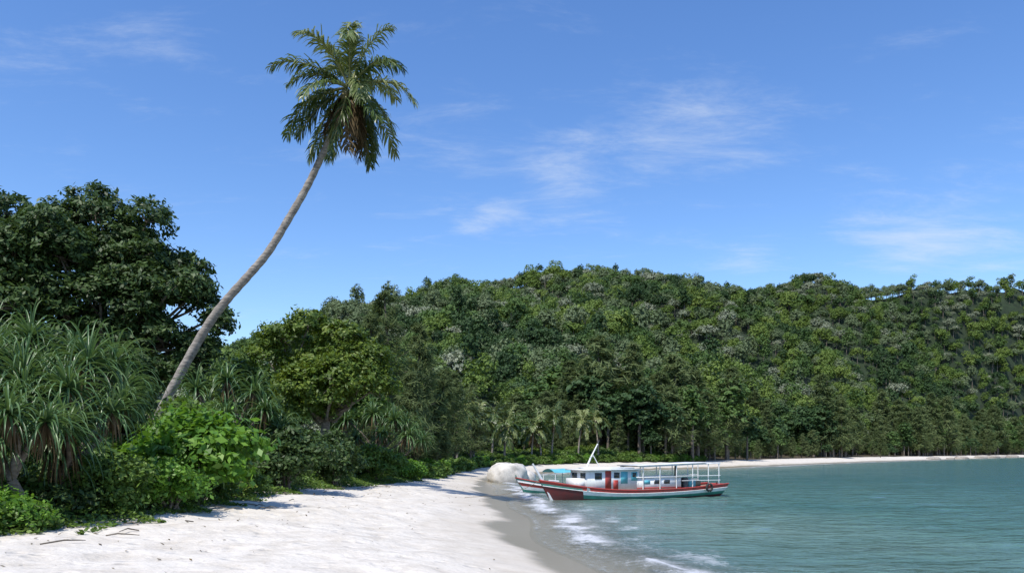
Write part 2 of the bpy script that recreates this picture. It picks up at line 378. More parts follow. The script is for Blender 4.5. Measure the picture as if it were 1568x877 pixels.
def crown_proto(mat, seed, shape='round'):
    rg = np.random.RandomState(seed); mb = MB()
    lobes = []
    nl = 7 if shape != 'tall' else 9
    for i in range(nl):
        a = rg.rand()*6.28; q = rg.rand()**.5*.55
        if shape == 'round': lobes.append((q*math.cos(a), q*math.sin(a), .62-.55*q+.25*rg.rand(), .40, .40, .38))
        elif shape == 'broad': lobes.append((q*1.15*math.cos(a), q*1.15*math.sin(a), .65-.4*q+.25*rg.rand(), .40, .40, .30))
        else: lobes.append((q*.7*math.cos(a), q*.7*math.sin(a), .3+.9*rg.rand(), .32, .32, .36))
    foliage(mb, lobes, 230, 8, .095, .042, 0, .6, rg=rg, out=1.1, jit=.45)
    tube(mb, [(0, 0, -.9), (0.02, 0, .2), (0, 0.03, .6)], [.05, .035, .02], 5, 1)
    return mb.obj('t', [mat, M_bark], link=False)
protos = []
for i, (mt, sh) in enumerate([(M_h1,'round'),(M_h1,'tall'),(M_h2,'round'),(M_h4,'round'),(M_h4,'tall'),(M_h3,'broad'),(M_h3,'round'),(M_h1,'broad'),(M_h2,'tall'),(M_h5,'round'),(M_h5,'tall'),(M_h5,'broad')]):
    protos.append(('', crown_proto(mt, 200+i, sh)))
P = []
for y0 in np.arange(130, 790, 6.2):
    for x0 in np.arange(-330, 620, 6.2): P.append((x0, y0))
P = np.array(P)+R.uniform(-3.1, 3.1, (len(P), 2))
br = P[:, 0]/P[:, 1]; P = P[(br > -.72) & (br < .80)]
Z, T = hill(P[:, 0], P[:, 1]); D = shore_d(P[:, 0], P[:, 1])
ok = (T > .0) & (T < 1.14) & (D > 14); P = P[ok]; Z = Z[ok]; T = T[ok]
n = len(P); s = (3.2+4.4*R.rand(n)**1.5)*np.where(R.rand(n) < .06, 1.25, 1); s = np.where(T > .9, np.clip(s, 4.2, 5.6), s)
cn = fbm(P[:, 0]*.02, P[:, 1]*.02, 71, 3)+.3*R.randn(n)
gp = .13+.6*np.clip(T-.40, 0, .6)+.7*np.clip(fbm(P[:, 0]*.03, P[:, 1]*.03, 81, 2), 0, 1)
gp = gp*np.interp(P[:, 0], [-100, 150, 320], [1.3, 1.0, .65])
grey = R.rand(n) < gp*.9
idx = np.where(cn > .22, R.choice([2, 8], n), np.where(cn < -.25, R.choice([3, 4], n), R.choice([0, 1, 7, 3, 2, 9], n)))
idx = np.where(grey, R.choice([5, 6, 9, 10, 11, 6, 11], n), idx)
scatter('hillside_forest', np.stack([P[:, 0], P[:, 1], Z+1.2+R.rand(n)*2.5*np.where(T > .9, .3, 1)], 1), R.rand(n)*6.28, np.stack([s, s, s*R.uniform(1.0, 1.5, n)], 1), idx, protos)
print('hill trees', n)

# ---------------------------------------------------------------- casuarinas
def casuarina(mb, base, H, Wd, rg, nb=70, per=26, nl=.55, nw=.05):
    b = np.array(base, float); lean = rg.randn(2)*.03*H
    tr = curve_pts([b, b+[lean[0]*.3, lean[1]*.3, H*.5], b+[lean[0], lean[1], H*.97]], 9)
    tube(mb, tr, np.linspace(.018*H, .003*H, 9), 6, 1)
    for i in range(nb):
        t = .12+.88*(i+rg.rand())/nb; p0 = tr[0]+(tr[-1]-tr[0])*t
        az = rg.rand()*6.28; ln = Wd*(1-t)**.7*(.5+.7*rg.rand())+.25*Wd*.5
        dr = np.array([math.cos(az), math.sin(az), .45+.3*rg.rand()]); e = p0+dr*ln
        tube(mb, [p0, p0+dr*ln*.5, e+[0, 0, -.1*ln]], [.005*H*(1.1-t), .003*H*(1.1-t), .001*H], 4, 1)
        k = per; u = .25+.8*rg.rand(k)**.8
        C = p0+dr*ln*u[:, None]+rg.randn(k, 3)*[.3, .3, .22]*(ln*.5)
        A = norm(dr*.7+rg.randn(k, 3)*.5+[0, 0, -.15]); Nn = norm(rg.randn(k, 3)*.8+[0, 0, .7]+dr*.5)
        leaf_quads(mb, C, Nn, nl*(.6+.8*rg.rand(k)), nw, np.clip(rg.rand()*.5+rg.rand(k)*.5, 0, 1), 0, A, .3)
for i, (x, y, H, W) in enumerate([(-9.3,62,14.2,2.8),(-7.9,66,12.4,2.2),(-11.0,60,12,2.4),(-13.5,66,12,3),(-6.6,74,9.5,2.0),(-7.4,58,7.6,1.6),(-5.9,82,10,2.2),(-9,88,12,3),(-6.4,68,7,1.5),(-4.8,92,9.5,2.0)]):
    mb = MB(); casuarina(mb, (x, y, g1(x, y)), H, W, np.random.RandomState(300+i), 110, 46, .65, .08)
    mb.obj('casuarina_tree', [M_cas, M_bark])
cp = []
for i in range(6):
    mb = MB(); casuarina(mb, (0, 0, 0), 10, 1.6+.5*(i % 3), np.random.RandomState(400+i), 80, 34, .8, .13); cp.append(('', mb.obj('t', [M_cas, M_bark], link=False)))
for mt, sd_ in ((M_h4, 451), (M_h1, 452)):
    o_ = crown_proto(mt, sd_, 'tall'); o_.data.transform(Matrix.Translation((0, 0, .55))); o_.data.transform(Matrix.Scale(4.4, 4)); cp.append(('', o_))
P = []
vy = np.concatenate([np.arange(92, 140, 1.3), np.arange(140, 470, 2.0), np.arange(470, 640, 3)])
for y0 in vy:
    x0 = veg_x(np.array([y0]))[0]
    for k in range(4):
        off = R.uniform(9 if y0 < 122 else 1, 20 if y0 < 200 else 26)
        P.append((x0-off*.75+R.randn()*1.2, y0+off*.65+R.randn()*1.2))
P = np.array(P); n = len(P); Z = gz(P[:, 0], P[:, 1])
cl_ = np.clip(.85+1.3*fbm(P[:, 0]*.06, P[:, 1]*.06, 77, 3), .4, 1.6)
s = R.uniform(.5, 1.15, n)*cl_*np.interp(P[:, 1], [90, 130, 200, 420], [1.15, 1.15, 1.5, 1.9])
scatter('casuarina_shore_grove', np.stack([P[:, 0], P[:, 1], Z-.3], 1), R.rand(n)*6.28, np.stack([s*1.1, s*1.1, s], 1), R.choice([0,1,2,3,4,5,6,7,6,7], n), cp)

# ---------------------------------------------------------------- shrub mass behind the beach
def shrub_proto(mat, seed, leaf=.16, asp=.5):
    rg = np.random.RandomState(seed); mb = MB(); lb = []
    for i in range(6):
        a = rg.rand()*6.28; q = rg.rand()**.5*.55; lb.append((q*math.cos(a), q*math.sin(a), .3+.5*rg.rand(), .42, .42, .4))
    foliage(mb, lb, 150, 14, leaf, .10, 0, asp, rg=rg, out=.9)
    for i in range(5):
        a = rg.rand()*6.28; tube(mb, [(0, 0, -.2), (.15*math.cos(a), .15*math.sin(a), .3), (.4*math.cos(a), .4*math.sin(a), .8)], [.03, .02, .008], 4, 1)
    return ('', mb.obj('t', [mat, M_bark], link=False))
sp = [shrub_proto(M_dark, 500), shrub_proto(M_mid, 501), shrub_proto(M_dark, 502, .2), shrub_proto(M_mid, 503, .13), shrub_proto(M_yel, 504)]
P = []
for y0 in np.arange(12, 135, 1.6):
    vx = veg_x(np.array([y0]))[0]; k = 0.9
    while k < 30: P.append((vx-k+R.randn()*.4, y0+R.randn()*.5, k)); k += 1.6+.05*k
P = np.array(P); n = len(P)
s = np.interp(P[:, 2], [0, 2, 6, 30], [.55, .9, 1.5, 2.6])*R.uniform(.7, 1.3, n)
s = np.where(P[:, 1] < 36, np.minimum(s, 1.75), s)
scatter('beach_undergrowth', np.stack([P[:, 0], P[:, 1], gz(P[:, 0], P[:, 1])-.1], 1), R.rand(n)*6.28, np.stack([s, s, s*.95], 1), R.choice([0, 1, 2, 3, 4, 3, 1], n), sp)
P = []
for y0 in np.arange(50, 140, .8):
    vx = veg_x(np.array([y0]))[0]
    for k in range(2): P.append((vx-R.uniform(.0, 2.0), y0+R.randn()*.4))
P = np.array(P); n = len(P); s = R.uniform(.4, 1.2, n)
scatter('beach_edge_shrubs', np.stack([P[:, 0], P[:, 1], gz(P[:, 0], P[:, 1])-.1], 1), R.rand(n)*6.28, np.stack([s, s, s], 1), R.choice([0, 1, 1], n), [shrub_proto(M_bright, 510, .2), shrub_proto(M_mid, 511, .2)])

# ---------------------------------------------------------------- broadleaf trees
def tree(name, base, fork, lobes, clumps, per, leaf, cr, mat, r0=.35, asp=.45, lim=None):
    mb = MB(); base = np.array(base, float); fork = np.array(fork, float)
    mid = (base+fork)/2+R.randn(3)*.15
    tube(mb, curve_pts([base, mid, fork], 8), np.linspace(r0, r0*.7, 8), 9, 1)
    for l in lobes[:lim]:
        e = np.array(l[:3]); q = fork+(e-fork)*.5+R.randn(3)*.35+[0, 0, -.2]
        tube(mb, curve_pts([fork, q, e], 8), np.linspace(r0*.4, .03, 8), 6, 1)
        for j in range(4):
            d_ = norm(R.randn(3))*np.array(l[3:])*.85; tube(mb, [e, e+d_*.5+[0, 0, .05], e+d_], [.04, .025, .01], 4, 1)
    foliage(mb, lobes, clumps, per, leaf, cr, 0, asp, out=.9)
    return mb.obj(name, [mat, M_bark])
L = [(-22.1,41,14.2,2.3,2.3,1.9),(-24.7,40,13.6,2.4,2.4,2.0),(-19.4,41,13.6,2.2,2.2,2.0),(-17.7,41,12.1,1.9,2.2,1.8),(-16.7,41,10.4,1.6,2,1.6),
     (-15.3,41,9.0,1.1,1.4,1.0),(-20.8,39,11.3,2.8,2.6,2.3),(-24.1,39,10.6,2.9,2.5,2.2),(-17.9,40,8.4,2.0,2,1.7),(-20.8,39,7.7,2.5,2.4,1.9),
     (-16.1,41,7.3,1.4,1.8,1.3),(-28,40,12.4,3,3,2.6),(-27,39,8.6,2.8,2.5,2.2),(-24,38,7.3,2.4,2.2,1.7),(-22,43,12,2.5,2.2,2.2),(-17.8,39,6.0,2.2,2,1.5),
     (-22.6,37.6,12.2,2.2,1.8,1.8),(-19.2,38,9.6,2.2,1.8,1.9),(-25.8,37.6,12.2,2.2,1.8,1.8),(-22.4,37.5,9.2,2.3,1.8,2.0),(-17.2,39.5,10.0,1.6,1.5,1.6),(-18.3,39,11.4,1.6,1.5,1.5)]
L2 = []
for l in L:
    for j in range(4):
        d_ = norm(R.randn(3)); L2.append((l[0]+d_[0]*l[3]*.5, l[1]+d_[1]*l[4]*.5, l[2]+d_[2]*l[5]*.5, l[3]*.62, l[4]*.62, l[5]*.58))
tree('broadleaf_tree', (-20.5, 41, g1(-20.5, 41)), (-20.8, 41, 6.5), L2, 4900, 22, .27, .18, M_dark, .5, .45)
tree('broadleaf_tree', (-9.8, 41.5, g1(-9.8, 41.5)), (-9.7, 41.5, 4.2),
     lobes_in((-9.7, 41, 6.2), (3.2, 2.6, 2.6), 20, .38)+[(-10.5,41,8.9,1.1,1.2,.8),(-11.9,41,8.2,1.1,1.2,.9),(-12.6,41,7.2,1.1,1.2,1),(-7.3,41,7.1,1.1,1.3,1.0),(-8.7,41,8.3,1.1,1.2,.8),(-6.9,41,5.8,1.1,1.2,1)], 2200, 20, .23, .16, M_yel, .3)
tree('broadleaf_tree', (-15, 46, g1(-15, 46)), (-15, 46, 3.5), lobes_in((-14.8, 46, 5.2), (3, 2.6, 2.6), 9), 800, 24, .30, .2, M_mid, .25)
tree('broadleaf_tree', (-11, 52, g1(-11, 52)), (-11, 52, 4), lobes_in((-10.5, 52, 6), (3, 2.6, 3), 10), 800, 24, .30, .2, M_mid, .25)
tree('broadleaf_tree', (-15.5, 29, g1(-15.5, 29)), (-15.5, 29, 2.4), lobes_in((-15, 29, 3.3), (2.6, 2.2, 1.5), 9), 600, 24, .25, .17, M_dark, .2)
tree('broadleaf_tree', (-15.5, 24, g1(-15.5, 24)), (-15.5, 24, 2.8), lobes_in((-15.2, 24, 4.2), (3.0, 2.5, 2.0), 9), 700, 24, .24, .17, M_dark, .2)

def bush(name, c, r, clumps, per, leaf, mat, cr=.12, asp=.5, n=9):
    mb = MB(); z0 = g1(c[0], c[1]); lb = lobes_in(c, r, n, .48)
    for l in lb:
        tube(mb, curve_pts([(c[0]+R.randn()*.15, c[1]+R.randn()*.15, z0-.1), (c[0]*.6+l[0]*.4, c[1]*.6+l[1]*.4, z0*.5+l[2]*.5), l[:3]], 6), np.linspace(.05, .015, 6), 5, 1)
    foliage(mb, lb, clumps, per, leaf, cr, 0, asp, zmin=z0-.05)
    return mb.obj(name, [mat, M_bark])
bush('sea_almond_bush', (-8.7, 22, 2.3), (2.0, 1.3, 1.2), 400, 12, .27, M_bright, .19, .55, 20)
bush('beach_shrub', (-9.1, 17.8, 1.75), (1.2, .9, .8), 300, 22, .12, M_mid, .12)
bush('beach_shrub', (-8.2, 19.2, 1.5), (.9, .8, .65), 240, 22, .13, M_bright, .12)
bush('beach_shrub', (-10.3, 15.4, 1.5), (1.4, .9, .7), 300, 22, .11, M_mid, .12)
bush('beach_shrub', (-9.3, 14.6, 1.3), (.9, .7, .5), 220, 22, .10, M_bright, .10)
bush('beach_shrub', (-8.4, 29.5, 2.2), (1.6, 1.3, 1.3), 360, 22, .18, M_dark, .15)
bush('beach_shrub', (-9.5, 26, 2.2), (1.4, 1.2, 1.2), 300, 22, .17, M_mid, .15)
bush('beach_shrub', (-8.0, 35.5, 2.3), (1.7, 1.3, 1.5), 360, 22, .18, M_dark, .15)
bush('beach_shrub', (-7.4, 43, 1.9), (1.6, 1.4, 1.0), 300, 22, .19, M_mid, .15)
bush('beach_shrub', (-6.7, 50, 1.6), (1.5, 1.4, .9), 300, 22, .19, M_bright, .15)
bush('beach_shrub', (-11.2, 26.5, 2.9), (1.5, 1.3, 1.3), 300, 22, .17, M_mid, .15)

# ground creeper
mb = MB(); n = 46000
y_ = R.uniform(9, 60, n); x_ = veg_x(y_)+.8-R.rand(n)**1.2*3.6
e = veg_x(y_)+1.1*fbm(x_*.9, y_*.9, 91, 3)+.35-x_
ok = (e > 0) & (vnoise(x_*1.1, y_*1.1, 95)+.2+e*.35 > 0); x_, y_, e = x_[ok], y_[ok], e[ok]; n = len(x_)
z_ = gz(x_, y_)+.02+R.rand(n)*np.clip(e*.3, .05, .4)
leaf_quads(mb, np.stack([x_, y_, z_], 1), norm(R.randn(n, 3)*.4+[0, 0, 1]), R.uniform(.07, .15, n), R.uniform(.05, .09, n), R.rand(n), 0)
mb.obj('beach_creeper', [M_mid])

# ---------------------------------------------------------------- pandanus
def rosette(mb, c, Lf, n, tilt=(0, 0, 1), w=.075, dead=16):
    c = np.array(c, float); tz = norm(np.array(tilt, float)); K = 8
    for i in range(n+dead):
        isd = i >= n
        az = i*2.399+R.rand()*.5; el = (-.7-.6*R.rand()) if isd else 1.35-1.9*((i+R.rand())/n)
        hd = np.array([math.cos(az), math.sin(az), 0]); d0 = norm(hd*math.cos(el)+tz*math.sin(el)+R.randn(3)*.08); side = norm(np.cross(d0, [0, 0, 1.])+1e-4)
        ln = Lf*(.6+.55*R.rand())*(.8 if isd else 1); p = c.copy(); pts = []; d_ = d0.copy(); g = .34+.36*R.rand()
        for k in range(K+1):
            pts.append(p.copy()); p = p+d_*ln/K
            q = k/K; d_ = norm(d_+np.array([0, 0, -1])*g*(.2+2.6*q*q if not isd else .5))
        pts = np.array(pts); wd = w*np.interp(np.arange(K+1)/K, [0, .2, .5, .8, 1], [.7, 1, .8, .45, .04])[:, None]/2
        up = np.cross(side, d0)*.35*w
        v = np.concatenate([pts+side*wd, pts, pts-side*wd]); v[K+1:2*K+2] -= up
        f = []
        for k in range(K):
            f.append((k, k+1, K+2+k, K+1+k)); f.append((K+1+k, K+2+k, 2*K+3+k, 2*K+2+k))
        mb.add(v, f, 2 if isd else 0, min(1, max(0, R.rand()*.7+.2*(el > .5))))
def pandanus(base, heads, Lf, n=85, w=.055, dead=16):
    mb = MB(); base = np.array(base, float); top = np.mean(np.array(heads), 0)
    fork = base*.55+top*.45
    tube(mb, curve_pts([base, (base+fork)/2+[.15, .1, 0], fork], 7), np.linspace(.13, .09, 7), 8, 1)
    for h in heads:
        h = np.array(h, float); tube(mb, curve_pts([fork, (fork+h)/2+R.randn(3)*.12, h], 7), np.linspace(.075, .05, 7), 6, 1)
        t = norm(h-fork)*.7+np.array([0, 0, .6])+R.randn(3)*.12; rosette(mb, h, Lf*R.uniform(.8, 1.15), n, t, w, dead)
    for j in range(5):
        a = R.rand()*6.28; tube(mb, [base+[0, 0, .7], base+[.35*math.cos(a), .35*math.sin(a), -.1]], [.03, .03], 5, 1)
    mb.obj('pandanus_plant', [M_pan, M_bark, M_dead])
pandanus((-10.6, 18.6, g1(-10.6, 18.6)), [(-11.6,19.2,5.2),(-10.6,19.3,4.8),(-9.9,18.6,4.5),(-11.8,18.2,4.6),(-10.8,17.6,4.1),(-9.9,19.8,4.6),(-9.3,19,3.9),(-12.4,19,5.0),(-10.2,18,3.5),(-11.2,18.9,4.3)], 1.35)
pandanus((-9.9, 17.2, g1(-9.9, 17.2)), [(-10.3,16.8,3.6),(-9.6,17.2,3.8),(-10.0,16.2,3.0),(-9.0,17.9,3.3),(-9.3,16.6,2.9),(-9.0,18.4,3.6),(-9.7,16.9,2.5)], 1.2)
pandanus((-11.6, 16.2, g1(-11.6, 16.2)), [(-11.6,16.4,4.2),(-11.0,15.6,3.6),(-11.9,15.6,3.2),(-10.8,15.0,2.9),(-12.4,16.5,3.9),(-11.3,15.2,4.0)], 1.25)
pandanus((-9.75, 15.4, g1(-9.75, 15.4)), [(-8.95,15.3,3.0),(-9.5,15.0,3.15),(-9.9,15.2,2.6)], 1.1, 75, .055, 34)
pandanus((-10.8, 30, g1(-10.8, 30)), [(-11.9,30,4.8),(-10.9,30.5,5.2),(-9.7,30,4.7),(-9.2,29.6,4.0),(-10.5,29.2,3.8),(-11.7,29,3.9),(-8.8,30.2,3.3)], 1.3, 70, .07)
pandanus((-8, 46, g1(-8, 46)), [(-9.6,46,4.3),(-8.1,46.5,4.7),(-6.8,46,4.3),(-7.4,45.2,3.5),(-5.9,45.5,3.4),(-8.8,45,3.3),(-7.3,47,4.6),(-6.2,46.5,4.0)], 1.3, 60, .085)
pandanus((-7.3, 52, g1(-7.3, 52)), [(-7.6,52,4.3),(-6.5,52.5,4.0),(-5.9,52,3.2),(-7.0,51,3.3)], 1.3, 60, .085)

# ---------------------------------------------------------------- coconut palms
M_rachis = paint('palm_midrib', (.26,.27,.09)); M_nut = paint('coconut_husk', (.16,.14,.05))
def palm(trunk, r0, r1, Lf, nf, nleaf, lw, seed, dead=4, low=-62, crown=1.0):
    rg = np.random.RandomState(seed); mb = MB(); path = curve_pts(trunk, 90)
    rad = np.linspace(r0, r1, 90)+r0*.04*np.sin(np.arange(90)*2.1); rad[:5] += r0*np.array([.5, .35, .2, .1, .05])
    tube(mb, path, rad, 12, 1); c = path[-1]
    for i in range(nf+dead):
        isd = i >= nf; az = i*2.399+rg.rand()*.8; q = (i+.5)/nf
        el = -1.0-.3*rg.rand() if isd else math.radians(86-(86-low)*q**.85+rg.randn()*9)
        hd = np.array([math.cos(az), math.sin(az), 0]); d_ = norm(hd*math.cos(el)+np.array([0, 0, 1])*math.sin(el))
        ln = Lf*(.75+.4*rg.rand())*(.8 if isd else 1); K = 12; p = c+hd*.1+[0, 0, .25*(1-q)]; pts = []; ds = []
        g = .08+.11*rg.rand(); tw = rg.randn(3)*.02
        for k in range(K+1):
            pts.append(p.copy()); ds.append(d_.copy()); p = p+d_*ln/K; d_ = norm(d_+tw+np.array([0, 0, -1])*g*(.3+1.9*k/K))
        pts = np.array(pts); ds = np.array(ds); mt = 2 if isd else 0
        tube(mb, pts, np.linspace(.055, .014, K+1)*(Lf/3.6), 4, 3 if not isd else 2)
        t = np.repeat(np.linspace(.14, .99, nleaf), 2); sg = np.tile([1, -1], nleaf)
        ip = np.stack([np.interp(t*K, np.arange(K+1), pts[:, j]) for j in range(3)], 1); idr = norm(np.stack([np.interp(t*K, np.arange(K+1), ds[:, j]) for j in range(3)], 1))
        side = norm(np.cross(idr, [0, 0, 1.])+np.array([1e-3, 1e-3, 0])); up = np.cross(side, idr)
        ll = Lf*.25*np.sin(np.pi*(.14+.8*t))**.6*(.75+.5*rg.rand(len(t)))
        A = norm(side*sg[:, None]*.75+idr*.85+up*.15+rg.randn(len(t), 3)*.2)
        A2 = norm(A+np.array([0, 0, -1])*(.35+.7*rg.rand(len(t), 1))); A3 = norm(A2+np.array([0, 0, -.6]))
        W = norm(np.cross(A, up)+rg.randn(len(t), 3)*.35)*lw/2
        a0 = ip; a1 = ip+A*ll[:, None]*.4; a2 = a1+A2*ll[:, None]*.35; a3 = a2+A3*ll[:, None]*.3
        v = np.stack([a0-W*.6, a0+W*.6, a1+W, a1-W, a2+W*.8, a2-W*.8, a3+W*.1, a3-W*.1], 1).reshape(-1, 3)
        b = np.arange(len(t))[:, None]*8
        f = np.concatenate([b+[0, 1, 2, 3], b+[3, 2, 4, 5], b+[5, 4, 6, 7]])
        rn = np.tile(np.clip(rg.rand()**1.2*.8+.35*rg.rand(len(t)), 0, 1), 3); mb.add(v, f, mt, rn)
    for i in range(9):
        a = rg.rand()*6.28; cc = c+np.array([.28*math.cos(a), .28*math.sin(a), -.25-.25*rg.rand()])*Lf/3.6; r = .13*Lf/3.6
        th = np.linspace(0, np.pi, 6); tube(mb, [cc+[0, 0, r*1.2*math.cos(q)] for q in th], np.maximum(r*np.sin(th), .002), 7, 4)
    mb.obj('coconut_palm', [M_palm, M_palmbark, M_dead, M_rachis, M_nut])
palm([(-16.3,33,.9),(-15.3,33,2.4),(-14.35,33,4.5),(-13.4,33,6.3),(-12.55,33,7.75),(-11.75,33,8.8),(-10.9,33,9.75),(-10.1,33,10.7),(-9.3,33,12.0),(-8.6,33,13.2),(-8.1,33,14.2),(-7.6,33,15.3),(-7.15,33,16.4),(-6.75,33,17.4)], .205, .12, 3.15, 30, 50, .065, 12, dead=6, low=-72)
for i, (x, y, h, lx) in enumerate([(-6.0,86,6.3,.6),(-2.6,103,6.0,.5),(-.9,104,5.6,-.4),(2.6,107,4.4,.3),(5.5,111,6,.5),(9.6,116,5.8,.6),(13.0,119.5,6.2,-.5),(-1,99,4.6,.4),(4,109,5.2,-.5),(-4.6,94,5.2,.5)]):
    z = g1(x, y); palm([(x, y, z), (x+lx*.3, y, z+h*.5), (x+lx, y, z+h)], .14, .09, 2.9, 18, 24, .13, 20+i, dead=2)

# ---------------------------------------------------------------- boulders
def rock(name, c, s, seed, mat, n=40):
    u = np.linspace(0, 2*np.pi, n, endpoint=False); v = np.linspace(0.02, np.pi-.02, n//2)
    U, V = np.meshgrid(u, v); d_ = np.stack([np.cos(U)*np.sin(V), np.sin(U)*np.sin(V), np.cos(V)], -1).reshape(-1, 3)
    k = np.sign(d_)*np.abs(d_)**.75
    q = 1+.28*fbm(d_[:, 0]*1.6+seed+d_[:, 2], d_[:, 1]*1.6+d_[:, 2]*1.3+7, seed, 4)
    P_ = k*q[:, None]*np.array(s)+np.array(c)
    i = np.arange(len(P_)).reshape(len(v), n); j = np.roll(i, -1, 1)
    mb = MB(); mb.add(P_, np.stack([i[:-1], i[1:], j[1:], j[:-1]], -1).reshape(-1, 4)); return mb.obj(name, [mat], smooth=True)
M_rock = paint('pale_granite', (.66,.62,.56), .9, .4, 1.6); M_rock2 = paint('shore_granite', (.38,.34,.29), .9, .45)
rock('granite_boulder', (-.25, 65, .5), (1.55, 1.3, 1.15), 5, M_rock)
rock('granite_boulder', (1.0, 66, .25), (.95, 1, .7), 8, M_rock)

# ---------------------------------------------------------------- boats
M_white = paint('white_paint', (.82,.82,.80), .5, .12); M_red = paint('red_paint', (.42,.045,.032), .5, .3); M_maroon = paint('maroon_paint', (.15,.022,.022), .55, .4)
M_teal = paint('teal_paint', (.05,.26,.20), .5, .3); M_blue = paint('light_blue_paint', (.12,.48,.56), .5, .2); M_wood = paint('weathered_wood', (.30,.22,.14), .8, .4)
M_glass = paint('dark_window', (.02,.03,.035), .15, .1); M_tyre = paint('rubber', (.02,.02,.02), .8, .3); M_grey = paint('grey_metal', (.08,.09,.10), .5, .3)
BM = [M_white, M_red, M_maroon, M_teal, M_blue, M_wood, M_glass, M_tyre, M_grey]
def hull(mb, L, B, sm, bow, st, rows, keel=.45):
    ns = 40; nr = 12; t = np.linspace(0, 1, ns); x = -L/2+t*L
    b = np.where(t < .5, np.sin(np.clip(t/.5, 0, 1)*np.pi/2)**.75, 1-.35*((t-.5)/.5)**2)*B; b[0] = .03
    s = sm+bow*np.clip(1-t/.45, 0, 1)**2.2+st*np.clip((t-.5)/.5, 0, 1)**2
    r = np.linspace(0, 1, nr); V = []
    for i in range(ns):
        for sd in (1, -1):
            for q in r:
                z = s[i]-(s[i]+keel*(1-.3*t[i]))*q; hb = b[i]*(1-q**2.6)**.8
                xo = -.55*np.clip(z/.9, -.6, 1.3)*(1-t[i])**5+.35*np.clip(z/.6, -1, 1.2)*t[i]**8
                V.append((x[i]+xo, sd*hb, z))
    V = np.array(V).reshape(ns, 2, nr, 3); idx = np.arange(ns*2*nr).reshape(ns, 2, nr); F = []; Mt = []
    for i in range(ns-1):
        for k in range(nr-1):
            mt = rows(t[i], k)
            F.append((idx[i,0,k], idx[i,0,k+1], idx[i+1,0,k+1], idx[i+1,0,k])); F.append((idx[i,1,k], idx[i+1,1,k], idx[i+1,1,k+1], idx[i,1,k+1])); Mt += [mt, mt]
    for k in range(nr-1):
        F.append((idx[-1,0,k], idx[-1,0,k+1], idx[-1,1,k+1], idx[-1,1,k])); Mt.append(rows(.9, k))
    mb.add(V.reshape(-1, 3), F, np.array(Mt))
    dk = []
    for i in range(ns):
        for sd in (1, -1): p_ = V[i, 0 if sd > 0 else 1, 1].copy(); p_[1] *= .97; dk.append(p_)
    mb.add(dk, [(2*i, 2*i+1, 2*i+3, 2*i+2) for i in range(ns-1)], 5)
    for sd in (0, 1):
        tube(mb, V[:, sd, 0]+[0, 0, .01], .04, 6, rows(.5, -1))
        tube(mb, V[:, sd, 2]+[0, (.02 if sd == 0 else -.02), 0], .02, 5, 0)
    return V
def boat_root(name, loc, rot):
    e = bpy.data.objects.new(name, None); sc.collection.objects.link(e); e.location = loc; e.rotation_euler = (0, 0, rot); return e
root = boat_root('wooden_boat', (6.6, 42.3, 0), math.radians(27.6))
mb = MB()
def rows1(t, k):
    if k == -1: return 1
    if k == 0: return 1
    if t < .15: return 2 if k > 1 else 3
    if k == 1: return 1
    if k <= 3: return 0
    return 3 if k < 6 else 2
V = hull(mb, 10.6, 1.25, .46, .56, .22, rows1)
hb = mb.obj('hull', BM, root)
mb = MB()
st = curve_pts([(-5.2,0,.0), (-5.6,0,.75), (-5.97,0,1.35), (-6.3,0,1.85)], 10); tube(mb, st, np.linspace(.10, .045, 10), 8, 0)
tube(mb, curve_pts([(-5.4,0,1.0), (-5.1,0,.98), (-4.8,0,.95)], 5), .05, 6, 0)
tube(mb, [(5.55,0,.75), (5.6,0,.2), (5.45,0,-.4)], [.04, .06, .05], 6, 2)
mb.obj('stem_post', BM, root)
mb = MB()
box(mb, (-2.0,0,.98), (3.2,1.6,1.05), 0)
box(mb, (-2.05,0,1.53), (3.6,1.85,.06), 0)
box(mb, (-1.9,0,1.60), (2.6,1.3,.08), 0)
box(mb, (-3.75,0,.85), (.5,1.2,.5), 0)
box(mb, (.9,0,.78), (2.9,1.6,.62), 0)
box(mb, (.9,0,1.115), (3.0,1.7,.05), 0)
for sd in (-1, 1):
    yv = .803*sd
    box(mb, (-2.35,yv,.98), (.36,.02,.98), 1)
    box(mb, (-1.88,yv,.75), (.30,.02,.5), 1)
    box(mb, (-1.35,yv,1.12), (.42,.02,.62), 4)
    box(mb, (-.72,yv,1.18), (.38,.02,.45), 4)
    box(mb, (-2.95,yv,1.22), (.42,.025,.32), 6); box(mb, (-1.82,yv,1.25), (.34,.025,.28), 6)
    box(mb, (-.72,yv*1.004,1.25), (.24,.03,.22), 6)
    for xw in (.1, .75, 1.4): box(mb, (xw,yv,.86), (.38,.025,.2), 6 if xw > .5 else 4)
    box(mb, (.9,yv,.55), (2.9,.03,.07), 1)
box(mb, (-3.61,.4,1.22), (.02,.45,.32), 6); box(mb, (-3.61,-.4,1.22), (.02,.45,.32), 6)
mb.obj('cabin', BM, root)
mb = MB()
def zr(x): return 1.66+.03*(x+.4)
for sd in (-1, 1):
    for xp in (-.2, .9, 2.0, 3.1, 4.2, 4.95):
        tube(mb, [(xp,.86*sd,.45), (xp,.86*sd,zr(xp))], .028, 6, 0)
    tube(mb, [(-.4,.88*sd,zr(-.4)), (5.05,.88*sd,zr(5.05))], .03, 6, 0)
    tube(mb, [(1.9,.92*sd,1.15), (5.0,.92*sd,1.15)], .022, 6, 0)
    tube(mb, [(2.3,.92*sd,.9), (5.0,.92*sd,.9)], .018, 6, 0)
for xp in np.arange(-.3, 5.1, .53): tube(mb, [(xp,-.88,zr(xp)+.02), (xp,.88,zr(xp)+.02)], .02, 5, 0)
v = []; xs_ = np.linspace(-.6, 4.0, 12)
for x_ in xs_:
    for y_ in (-.95, .95): v.append((x_, y_, zr(x_)+.05))
